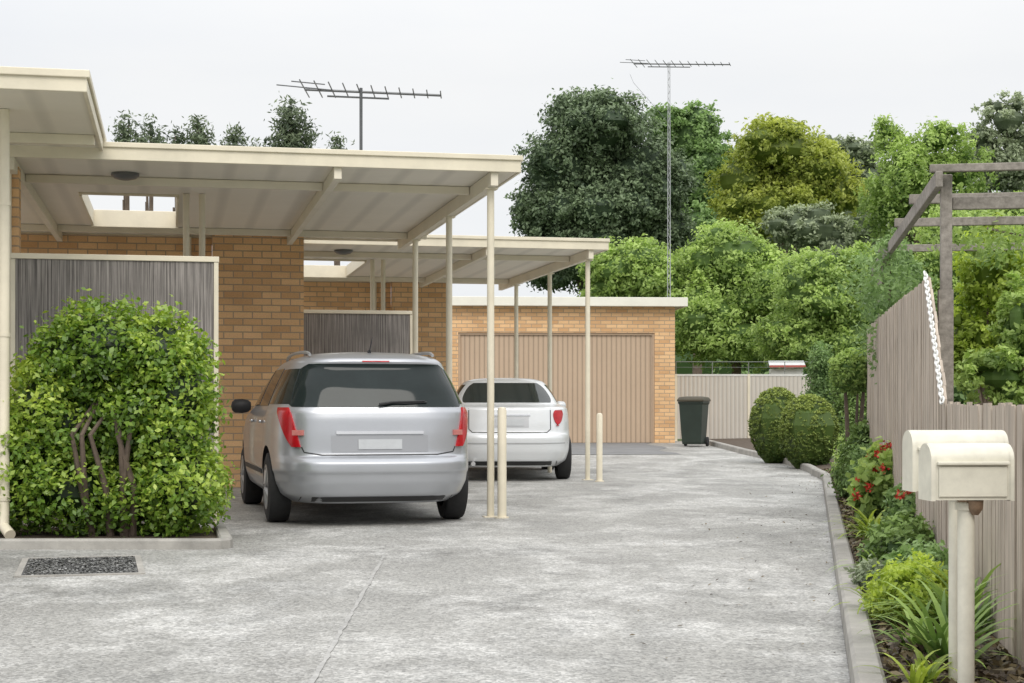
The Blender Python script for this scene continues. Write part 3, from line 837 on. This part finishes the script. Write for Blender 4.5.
for sg in (-1,1):
    corner_light(c,e,sg,lambda f:.675+.085*f,lambda f:.12+.26*f,.69,1.03,REDL)
    corner_light(c,e,sg,lambda f:.735,lambda f:.05,.79,.835,PINKL,'indicator_lens',off=.016)
def rp(x0,x1,z0,z1,off,name,mat,cc=None,ee=None,n=14):
    cc=cc or c; ee=ee or e
    return patch(lambda u,v,o: cc.rear(u,v,o),lin(x0,x1,n),lin(z0,z1,4),off,name,mat,ee)
rp(-.38,.38,.80,.825,.016,'handle_strip',CHROME)
rp(-.42,.42,.645,.79,.003,'plate_recess_shade',simple('silver shade',(.38,.39,.415),.38,.45,var=.03))  # flat patch: the recess shade is painted in as darker silver
rp(-.19,.19,.67,.755,.012,'number_plate',PLATE)
rp(-.67,.67,.215,.26,.006,'bumper_insert',BLACKP)
def seam(pts,name='seam',w=.007,cc=None,ee=None,kind='rear',sg=1):
    cc=cc or c; ee=ee or e; mb=MB()
    rows=[]
    for i,(a,z) in enumerate(pts):
        p=pts[max(i-1,0)]; q=pts[min(i+1,len(pts)-1)]
        t=Vector((q[0]-p[0],q[1]-p[1])).normalized(); nx,nz=-t.y,t.x
        r=[]
        for s_ in (-1,1):
            aa=a+nx*w/2*s_; zz=z+nz*w/2*s_
            r.append(cc.rear(aa,zz,.0025) if kind=='rear' else cc.side(sg,aa,zz,.0025))
        rows.append(r)
    mb.grid(rows); return mb.obj(name,BLACKP,ee)
def dense(pts,n=8):
    o=[]
    for a,b in zip(pts[:-1],pts[1:]):
        for i in range(n): o.append((a[0]+(b[0]-a[0])*i/n,a[1]+(b[1]-a[1])*i/n))
    o.append(pts[-1]); return o
seam(dense([(-.67,.69),(-.65,.645),(-.5,.622),(.5,.622),(.65,.645),(.67,.69)]),'hatch_seam',.010)
for sg in (-1,1):
    seam(dense([(-.17,.32),(-.17,1.04)]),'door_seam',kind='side',sg=sg)
    seam(dense([(.98,.32),(1.0,.7),(.92,1.0)]),'door_seam',kind='side',sg=sg)
    seam(dense([(-.98,.62),(-1.08,.75),(-1.1,1.04)]),'door_seam',kind='side',sg=sg)
    seam(dense([(-.95,.32),(-.98,.45),(-.98,.62)]),'door_seam',kind='side',sg=sg)
    for y in (-.80,.10):
        mb=MB(); p=c.side(sg,y,.90,.02); mb.quadbox(p[0]-.012,p[0]+.012,y-.1,y+.1,.885,.912); mb.obj('door_handle',SILVER,e,bevel=.008)
    mb=MB(); p=c.side(sg,.72,1.02)
    R=[]
    for k,(dx,s_) in enumerate(((0,.5),(.03,.85),(.09,1),(.16,.95),(.19,.6),(.2,.1))):
        R.append([(p[0]+sg*(dx+.03),.72+math.cos(a)*.05*s_,1.03+.01+math.sin(a)*.075*s_) for a in lin(0,2*math.pi,15)])
    mb.grid(R,flip=(sg<0)); mb.obj('wing_mirror',BLACKP,e,smooth=True)
    mb=MB(); pts=[]
    for f in lin(0,1,15):
        y=-1.70+f*1.9; z=1.505+.04*math.sin(math.pi*f)**.35; pts.append((sg*(.57-.02*(1-math.sin(math.pi*f))),y,z-.012))
    mb.tube(pts,.014,8); mb.obj('roof_rail',GALV,e,smooth=True)
for sg in (-1,1):
    patch(lambda u,v,o,sg=sg: c.side(sg,u,v,o),lin(-.9,.95,20) if sg>0 else lin(.95,-.9,20),lin(.42,.46,3),.008,'side_moulding',BLACKP,e)
mb=MB(); q=[c.rear(x,z,.03) for x,z in ((.0,1.055),(.12,1.075),(.40,1.085))]
mb.tube(q,[.014,.01,.006],6); mb.tube([c.rear(.05,1.07,.02),c.rear(.22,1.065,.02),c.rear(.42,1.075,.02)],.007,6)
mb.obj('wiper',BLACKP,e)
mb=MB(); mb.tube([(0,-1.55,1.52),(0,-1.72,1.65)],[.006,.003],6); mb.tube([(0,-1.54,1.51),(0,-1.56,1.535)],.018,8); mb.obj('aerial',BLACKP,e)
rp(-.12,.12,1.426,1.438,.010,'brake_light',REDL)
# ---- sedan
rowsS=[(.20,.76,-2.22,2.2,4.5),(.28,.87,-2.34,2.3,4.7),(.42,.90,-2.39,2.36,5),(.60,.905,-2.405,2.33,5),(.645,.905,-2.38,2.30,5),(.67,.905,-2.33,2.26,5),
 (.80,.90,-2.32,2.05,4.8),(.94,.885,-2.30,1.7,4.6),(1.00,.87,-2.29,1.3,4.4),(1.025,.845,-2.24,1.18,4.2),(1.042,.815,-2.0,1.1,4.2),(1.055,.79,-1.78,1.04,4.2),(1.08,.77,-1.70,.98,4.2),(1.23,.70,-1.34,.65,4.2),(1.35,.625,-1.05,.38,4),(1.40,.57,-.94,.22,3.8),(1.43,.46,-.82,.05,3.5),(1.445,.32,-.65,-.15,3.2),(1.452,.15,-.5,-.35,3)]
hs_=math.radians(3)
rc=Vector((pX(510,21.8),21.8,0)); fw=Vector((-math.sin(hs_),math.cos(hs_),0))
locS=rc+fw*2.36
cS,eS=make_car(dict(name='sedan',label='pale silver sedan parked beneath the rear carport',loc=tuple(locS),rot=hs_,rows=rowsS,paint=WHITEP,wr=.32,wy=(-1.42,1.42),tr=.80,spokes=5))
c=cS; e=eS
def rw2(u,v,o):
    f=(v-1.085)/.285
    hw=.665-.14*f-.07*max(0,f)**6-.05*(1-f)**8
    return c.rear(u*hw,v,o)
patch(rw2,lin(-1,1,41),lin(1.085,1.37,18),.006,'rear_window',GLASS,e)
patch(fwn,lin(-1,1,21),lin(1.08,1.36,10),.006,'windscreen',GLASS,e)
for sg in (-1,1):
    sidewin(sg,-1.25,-.88,-.22,-.22,1.09,1.345); sidewin(sg,-.13,-.14,.72,.32,1.09,1.345)
    corner_light(c,e,sg,lambda f:.63-.05*f+.05*abs(2*f-1)**3,lambda f:.14+.12*f-.05*abs(2*f-1)**3,.765,.98,REDL)
    for y in (-.75,.15):
        mb=MB(); p=c.side(sg,y,.90,.02); mb.quadbox(p[0]-.012,p[0]+.012,y-.1,y+.1,.885,.912); mb.obj('door_handle',WHITEP,e,bevel=.008)
    mb=MB(); p=c.side(sg,.70,1.02); R=[]
    for k,(dx,s_) in enumerate(((0,.5),(.03,.85),(.09,1),(.16,.95),(.19,.6),(.2,.1))):
        R.append([(p[0]+sg*(dx+.03),.70+math.cos(a)*.05*s_,1.04+math.sin(a)*.07*s_) for a in lin(0,2*math.pi,15)])
    mb.grid(R,flip=(sg<0)); mb.obj('wing_mirror',WHITEP,e,smooth=True)
    seam(dense([(-.17,.32),(-.17,1.04)]),'door_seam',kind='side',sg=sg,cc=c,ee=e)
    seam(dense([(-1.05,.7),(-1.15,.9),(-1.1,1.04)]),'door_seam',kind='side',sg=sg,cc=c,ee=e)
seam(dense([(-.56,1.0),(-.56,.72),(-.51,.675),(.51,.675),(.56,.72),(.56,1.0)]),'boot_seam',.012,cc=c,ee=e)
rp(-.28,.28,.905,.925,.016,'handle_strip',CHROME,c,e)
rp(-.26,.26,.74,.885,.003,'plate_recess_shade',simple('pale shade',(.54,.55,.57),.4,.2,var=.03),c,e)  # no hollow modelled, darker paint stands in for shade around the plate
rp(-.19,.19,.765,.855,.010,'number_plate',PLATE,c,e)
rp(-.66,.66,.22,.28,.006,'bumper_insert',BLACKP,c,e)
rp(-.82,.82,.52,.535,.006,'bumper_strip',simple('grey strip',(.40,.41,.42),.5),c,e,30)
mb=MB(); mb.tube([(-.5,-2.38,.25),(-.5,-2.1,.26)],.03,12); mb.obj('exhaust',CHROME,e,smooth=True)
# ------------------------------------------------------------ left shrub
e=thing('shrub','large rounded bright green shrub with small leaves in a kerbed bed','shrub',(pX(108,12.6),12.6,.02))
bl=[(0.0,0,1.44,.44,.44,.41),(-.30,.0,1.36,.30,.40,.36),(.42,.0,1.42,.32,.40,.36),(.56,.0,1.12,.28,.42,.42),(.50,.0,.80,.30,.42,.42),(-.46,0,1.0,.32,.44,.40),(-.64,0,.66,.34,.46,.36),(-.76,0,.36,.32,.46,.34),(0,.14,.95,.42,.38,.6),(.58,-.02,.40,.32,.45,.38),(-.24,-.02,.36,.42,.46,.36),(.25,.05,.34,.38,.42,.32),(-.30,-.03,.90,.30,.40,.36),(.26,-.04,1.0,.28,.42,.34)]
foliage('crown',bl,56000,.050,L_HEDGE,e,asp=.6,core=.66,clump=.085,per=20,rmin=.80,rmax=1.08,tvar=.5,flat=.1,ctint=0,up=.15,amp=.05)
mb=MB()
for i in range(6):
    x=.06+random.uniform(-.2,.22)
    mb.tube([(x,-.15,0),(x+random.uniform(-.05,.05),-.32,.4),(x+random.uniform(-.10,.12),-.40,.8),(x+random.uniform(-.2,.2),-.1,1.2)],[.03,.025,.018,.01],7)
mb.obj('trunk',BARK,e,smooth=True)
# ------------------------------------------------------------ right bed plants
def shrub(px,d,bl,mat,label,n,L,name='shrub',asp=.5,clump=None,core=.7,cat='shrub',flowers=0,tvar=.55,group=None,rmax=1.08,rmin=.72,up=.18,z0=0):
    e=thing(name,label,cat,(pX(px,d),d,gz(d)+.05),group=group)
    foliage('foliage',bl,n,L,mat,e,asp=asp,core=core,clump=clump,per=20,tvar=tvar,rmax=rmax,rmin=rmin,up=up)
    for i in range(flowers):
        b=bl[random.randrange(len(bl))]; D=np.array([random.gauss(0,1),-abs(random.gauss(0,1)),abs(random.gauss(0,.8))]); D/=np.linalg.norm(D)
        c0=np.array(b[:3])+D*np.array(b[3:6])*1.15
        C=c0+rng.normal(size=(26,3))*.017; V=leaves(C,unit(rng.normal(size=(26,3))),np.full(26,.030),.8)
        quads_obj('flower',V,REDF,e,np.ones(len(V)//4))
    mb=MB()
    for i in range(5):
        x=random.uniform(-.05,.05); mb.tube([(x,0,-.06),(x*2,0,bl[0][2]*.6),(x*3,0,bl[0][2])],[.022,.018,.006],6)
    mb.obj('stems',BARK,e)
    return e
def strap(px,d,n,L,w,label,droop=1.,mat=L_STRAP,X=None):
    e=thing('strappy_plant',label,'plant',(X if X is not None else pX(px,d),d,gz(d)+.04),group='strap-leaved plants in the garden bed')
    V=[];T=[]
    for i in range(n):
        a=random.uniform(0,2*math.pi); el=random.uniform(.55,1.35); l=L*random.uniform(.6,1.15)
        dirh=np.array([math.cos(a),math.sin(a),0]); sd=np.array([-math.sin(a),math.cos(a),0])
        p=np.array([random.uniform(-.05,.05),random.uniform(-.05,.05),0.]); segs=7; an=el; tt=random.random()
        pts=[]
        for s in range(segs+1):
            f=s/segs; ww=w*(1-f**2.2)*(.6+.4*min(1,f*4)); pts.append((p-sd*ww/2,p+sd*ww/2))
            p=p+(dirh*math.cos(an)+np.array([0,0,math.sin(an)]))*l/segs; an-=droop*(.12+.28*f)
        for s in range(segs):
            V+=[pts[s][0],pts[s][1],pts[s+1][1],pts[s+1][0]]; T.append(min(1,tt*.7+.3*s/segs))
    quads_obj('leaves',np.array(V),mat,e,np.array(T))
    mb=MB(); mb.tube([(0,0,-.05),(0,0,.05)],[.04,.02],8); mb.obj('stem',BARK,e)
    return e
TB=dict(asp=.45,clump=.02,core=.96,name='topiary_bush',group='clipped round bushes',rmin=.98,rmax=1.01,tvar=.22,up=.35)
shrub(777,27.4,[(0,0,.60,.46,.46,.64)],L_TOP,'clipped egg-shaped green bush beside the kerb',24000,.036,**TB)
shrub(809,25.7,[(0,0,.54,.465,.46,.59)],L_TOP,'clipped round green bush beside the kerb',24000,.036,**TB)
shrub(853,16.9,[(0,0,1.36,.225,.225,.23)],L_BRT,'small standard tree with ball-shaped crown on a thin stem',7000,.036,clump=.03,core=.88,name='topiary_tree',cat='tree',up=.3,rmax=1.03,rmin=.9)
shrub(858,16.4,[(0,0,.42,.15,.3,.28),(-.03,.2,.25,.15,.3,.22),(.04,-.1,.68,.09,.12,.14)],L_DRK,'leafy dark green shrub against the paling fence',5500,.05,clump=.06)
shrub(822,29.5,[(0,0,1.5,.22,.3,.55),(.0,0,1.0,.24,.3,.5)],L_MID,'upright green shrub behind the clipped bushes',7000,.06,clump=.1)
shrub(848,28.5,[(0,0,1.1,.3,.3,.5),(.1,0,.6,.35,.3,.5)],L_DRK,'dark green shrub behind the clipped bushes',7000,.06,clump=.1)
shrub(850,21.0,[(0,0,.22,.18,.5,.2),(.1,.4,.35,.2,.3,.28),(.15,.1,.7,.15,.2,.3)],L_BRT,'low green shrub at the kerb edge',4000,.05,clump=.07)
shrub(868,19.0,[(0,0,.6,.25,.4,.5),(.1,.4,1.1,.3,.4,.4)],L_DRK,'leafy green shrub at the end of the paling fence',6000,.055,clump=.09)
shrub(884,13.1,[(0,0,.38,.20,.3,.24),(.05,.1,.53,.14,.2,.13),(-.08,-.1,.26,.17,.2,.2)],L_BRT,'broad-leaved green shrub dotted with red flowers',2800,.08,asp=.8,clump=.06,flowers=22)
shrub(870,15.0,[(0,0,.24,.16,.4,.2),(.05,.2,.42,.14,.3,.2)],L_MID,'leafy shrub along the fence',3800,.05,clump=.07)
strap(872,11.6,60,.46,.030,'clump of arching light green strap leaves near the kerb',mat=L_LIME)
strap(888,10.6,50,.44,.028,'clump of arching light green strap leaves near the kerb')
shrub(912,11.0,[(0,0,.28,.14,.3,.2)],L_MID,'leafy green shrub against the paling fence',2600,.05,clump=.06,flowers=5)
shrub(895,9.3,[(0,0,.15,.16,.25,.14),(.12,.2,.20,.12,.2,.14)],L_DRK,'small dark green shrub in the garden bed',2200,.05,clump=.05)
strap(878,9.2,34,.32,.022,'clump of pale strap leaves spilling over the kerb',1.1)
shrub(878,8.4,[(0,0,.08,.11,.25,.10)],L_GRY,'low greyish ground plant beside the kerb',1400,.035,clump=.04)
shrub(907,7.2,[(0,0,.13,.15,.2,.13),(.08,.15,.18,.11,.15,.11)],L_LIME,'small lime green shrub beside the kerb',4200,.032,clump=.04)
strap(882,7.5,30,.38,.024,'pale strap-leaved plant spilling over the kerb',1.2,mat=L_LIME)
strap(965,6.9,60,.50,.032,'tall strap-leaved plant growing behind the letterboxes',.8)
strap(985,6.1,50,.45,.028,'tall strap-leaved plant growing behind the letterboxes',.8,X=1.66)
strap(945,8.2,50,.50,.028,'clump of strap leaves against the paling fence',.9)
strap(922,6.4,34,.32,.022,'small strap-leaved plant in the garden bed',1.0)
strap(925,5.6,30,.25,.02,'small strap-leaved plant in the garden bed',1.1,mat=L_LIME)
shrub(925,8.0,[(0,0,.15,.16,.3,.15)],L_MID,'small green shrub in the garden bed',2200,.045,clump=.05)
Cn=9000; yv=rng.uniform(3,24,Cn); fv=rng.uniform(0,1,Cn)
xk=np.array([kx(a) for a in yv])+.13; xf=np.array([max(fx(a),kx(a)+.3) for a in yv])-.02
C=np.stack([xk+(xf-xk)*fv,yv,np.array([gz(a) for a in yv])+.065+rng.uniform(0,.03,Cn)],1)
V=leaves(C,unit(rng.normal(size=(Cn,3))*.5+np.array([0,0,1.])),rng.uniform(.03,.07,Cn),.5)
L_LIT=leaf_mat('leaf litter',(.04,.03,.02),(.22,.17,.09),.0)
o=quads_obj('leaf_litter',V,L_LIT,None,rng.uniform(0,1,Cn)); o['kind']='stuff'; o['label']='bark mulch and dry leaves covering the garden bed'; o['category']='mulch'
Cn=260; yv=rng.uniform(6,30,Cn); xk=np.array([kx(a) for a in yv])
C=np.stack([xk-np.abs(rng.normal(size=Cn))*.5-.02,yv,np.array([gz(a) for a in yv])+.008],1)
o=quads_obj('fallen_leaves',leaves(C,unit(rng.normal(size=(Cn,3))*.2+np.array([0,0,1.])),rng.uniform(.02,.04,Cn),.5),L_LIT,None,rng.uniform(0,1,Cn)); o['kind']='stuff'; o['label']='scattered dry leaves on the concrete driveway'; o['category']='leaves'
# ------------------------------------------------------------ trees
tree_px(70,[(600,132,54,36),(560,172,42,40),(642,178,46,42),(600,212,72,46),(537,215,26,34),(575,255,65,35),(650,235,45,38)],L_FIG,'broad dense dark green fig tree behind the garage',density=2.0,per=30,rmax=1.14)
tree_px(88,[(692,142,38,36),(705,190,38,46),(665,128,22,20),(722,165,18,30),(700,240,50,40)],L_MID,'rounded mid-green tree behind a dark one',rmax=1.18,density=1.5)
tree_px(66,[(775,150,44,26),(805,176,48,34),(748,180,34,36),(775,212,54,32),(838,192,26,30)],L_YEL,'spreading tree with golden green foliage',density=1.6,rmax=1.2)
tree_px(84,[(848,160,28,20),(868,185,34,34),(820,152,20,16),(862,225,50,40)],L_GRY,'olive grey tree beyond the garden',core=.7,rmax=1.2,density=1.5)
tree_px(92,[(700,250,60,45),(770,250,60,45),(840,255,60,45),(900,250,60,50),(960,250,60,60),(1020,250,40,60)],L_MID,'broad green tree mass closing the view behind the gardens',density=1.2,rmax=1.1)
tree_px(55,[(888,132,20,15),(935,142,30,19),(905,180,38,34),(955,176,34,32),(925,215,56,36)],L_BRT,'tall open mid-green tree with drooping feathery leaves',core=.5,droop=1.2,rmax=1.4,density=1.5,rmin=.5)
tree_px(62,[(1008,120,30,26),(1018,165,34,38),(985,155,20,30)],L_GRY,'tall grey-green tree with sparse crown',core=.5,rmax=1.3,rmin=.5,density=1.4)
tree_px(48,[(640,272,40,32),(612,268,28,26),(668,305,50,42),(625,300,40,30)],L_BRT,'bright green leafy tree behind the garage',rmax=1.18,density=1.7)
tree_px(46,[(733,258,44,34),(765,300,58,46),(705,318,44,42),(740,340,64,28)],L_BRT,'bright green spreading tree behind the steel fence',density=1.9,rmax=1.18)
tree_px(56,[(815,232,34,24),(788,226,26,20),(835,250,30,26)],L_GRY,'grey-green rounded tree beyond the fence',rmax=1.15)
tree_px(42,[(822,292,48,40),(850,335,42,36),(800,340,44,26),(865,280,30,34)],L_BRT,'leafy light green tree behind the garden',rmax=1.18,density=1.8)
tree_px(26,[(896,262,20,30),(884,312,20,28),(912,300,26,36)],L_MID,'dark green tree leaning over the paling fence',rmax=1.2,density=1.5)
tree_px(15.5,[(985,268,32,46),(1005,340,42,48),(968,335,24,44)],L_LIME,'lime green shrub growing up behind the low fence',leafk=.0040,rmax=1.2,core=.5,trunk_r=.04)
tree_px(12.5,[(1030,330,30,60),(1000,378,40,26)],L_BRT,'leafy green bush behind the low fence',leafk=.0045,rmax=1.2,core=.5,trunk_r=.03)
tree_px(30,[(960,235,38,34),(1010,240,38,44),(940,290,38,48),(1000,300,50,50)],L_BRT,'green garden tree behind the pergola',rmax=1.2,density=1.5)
for px,top,w_ in ((125,117,10),(150,120,12),(200,116,11),(232,128,11),(262,136,12),(292,96,16),(335,136,7),(176,127,11)):
    bl=[]; y=top+5
    r=w_*.3
    while y<165:
        bl.append((px+random.uniform(-4,4),y,r,7)); y+=8; r=min(w_,r+w_*.25)
    tree_px(48,bl,L_CON,'tall conifer whose pointed top shows above the flat roofs',name='conifer_tree',density=2.8,leafk=.0034,asp=.3,core=.4,rmin=.2,rmax=1.3,trunk_r=.12,group='conifers beyond the roofs',lk=0,clump=.22)
bl=[]
for i in range(60):
    a=random.uniform(-60,75); r=random.uniform(3,5); bl.append((a,random.uniform(115,130),r*.8,r,r,r))
o=foliage('tree_belt',bl,40000,.5,L_MID,None,core=.8); o['kind']='stuff'; o['label']='distant belt of green trees beyond the houses'; o['category']='trees'
# ------------------------------------------------------------ light
w=bpy.data.worlds.new('World'); scene.world=w; w.use_nodes=True
nt=w.node_tree; nt.nodes.clear()
out=nt.nodes.new('ShaderNodeOutputWorld')
SE,SR=math.radians(46),math.radians(168)
sky=N(nt,'ShaderNodeTexSky',sky_type='NISHITA'); sky.sun_disc=False; sky.sun_elevation=SE; sky.sun_rotation=SR
b1=N(nt,'ShaderNodeBackground',Strength=.08); nt.links.new(sky.outputs[0],b1.inputs['Color'])
tc=N(nt,'ShaderNodeTexCoord'); mp=N(nt,'ShaderNodeMapping'); mp.inputs['Scale'].default_value=(1,1,3.5)
nt.links.new(tc.outputs['Generated'],mp.inputs['Vector'])
no=N(nt,'ShaderNodeTexNoise',Scale=2.2,Detail=6.,Roughness=.55); nt.links.new(mp.outputs[0],no.inputs['Vector'])
cr=N(nt,'ShaderNodeValToRGB'); e_=cr.color_ramp.elements; e_[0].position=.3; e_[1].position=.7
e_[0].color=(.88,.90,.93,1); e_[1].color=(.98,.98,.975,1)
nt.links.new(no.outputs['Fac'],cr.inputs['Fac'])
b2=N(nt,'ShaderNodeBackground'); nt.links.new(cr.outputs['Color'],b2.inputs['Color'])
sx=N(nt,'ShaderNodeSeparateXYZ'); nt.links.new(tc.outputs['Generated'],sx.inputs[0])
mrz=N(nt,'ShaderNodeMapRange'); mrz.inputs['From Min'].default_value=.2; mrz.inputs['From Max'].default_value=1
mrz.inputs['To Min'].default_value=1.0; mrz.inputs['To Max'].default_value=2.1
nt.links.new(sx.outputs['Z'],mrz.inputs['Value']); nt.links.new(mrz.outputs[0],b2.inputs['Strength'])
mx=N(nt,'ShaderNodeMixShader',Fac=.93); nt.links.new(b1.outputs[0],mx.inputs[1]); nt.links.new(b2.outputs[0],mx.inputs[2])
nt.links.new(mx.outputs[0],out.inputs['Surface'])
sd=bpy.data.lights.new('sun','SUN'); sd.energy=1.5; sd.angle=math.radians(32); sd.color=(1,.95,.87)
so=bpy.data.objects.new('sun',sd); COL.objects.link(so)
dv=Vector((math.sin(SR)*math.cos(SE),math.cos(SR)*math.cos(SE),math.sin(SE)))
so.rotation_euler=dv.to_track_quat('Z','Y').to_euler()
scene.view_settings.view_transform='Standard'; scene.view_settings.look='None'; scene.view_settings.exposure=0
cd=bpy.data.cameras.new('camera'); cd.sensor_width=36; cd.lens=FP/1024*36; cd.shift_y=(HY-341.5)/1024; cd.clip_end=3000; cd.clip_start=.1
co=bpy.data.objects.new('camera',cd); COL.objects.link(co); co.location=(0,0,CH); co.rotation_euler=(math.radians(90),0,0)
scene.camera=co
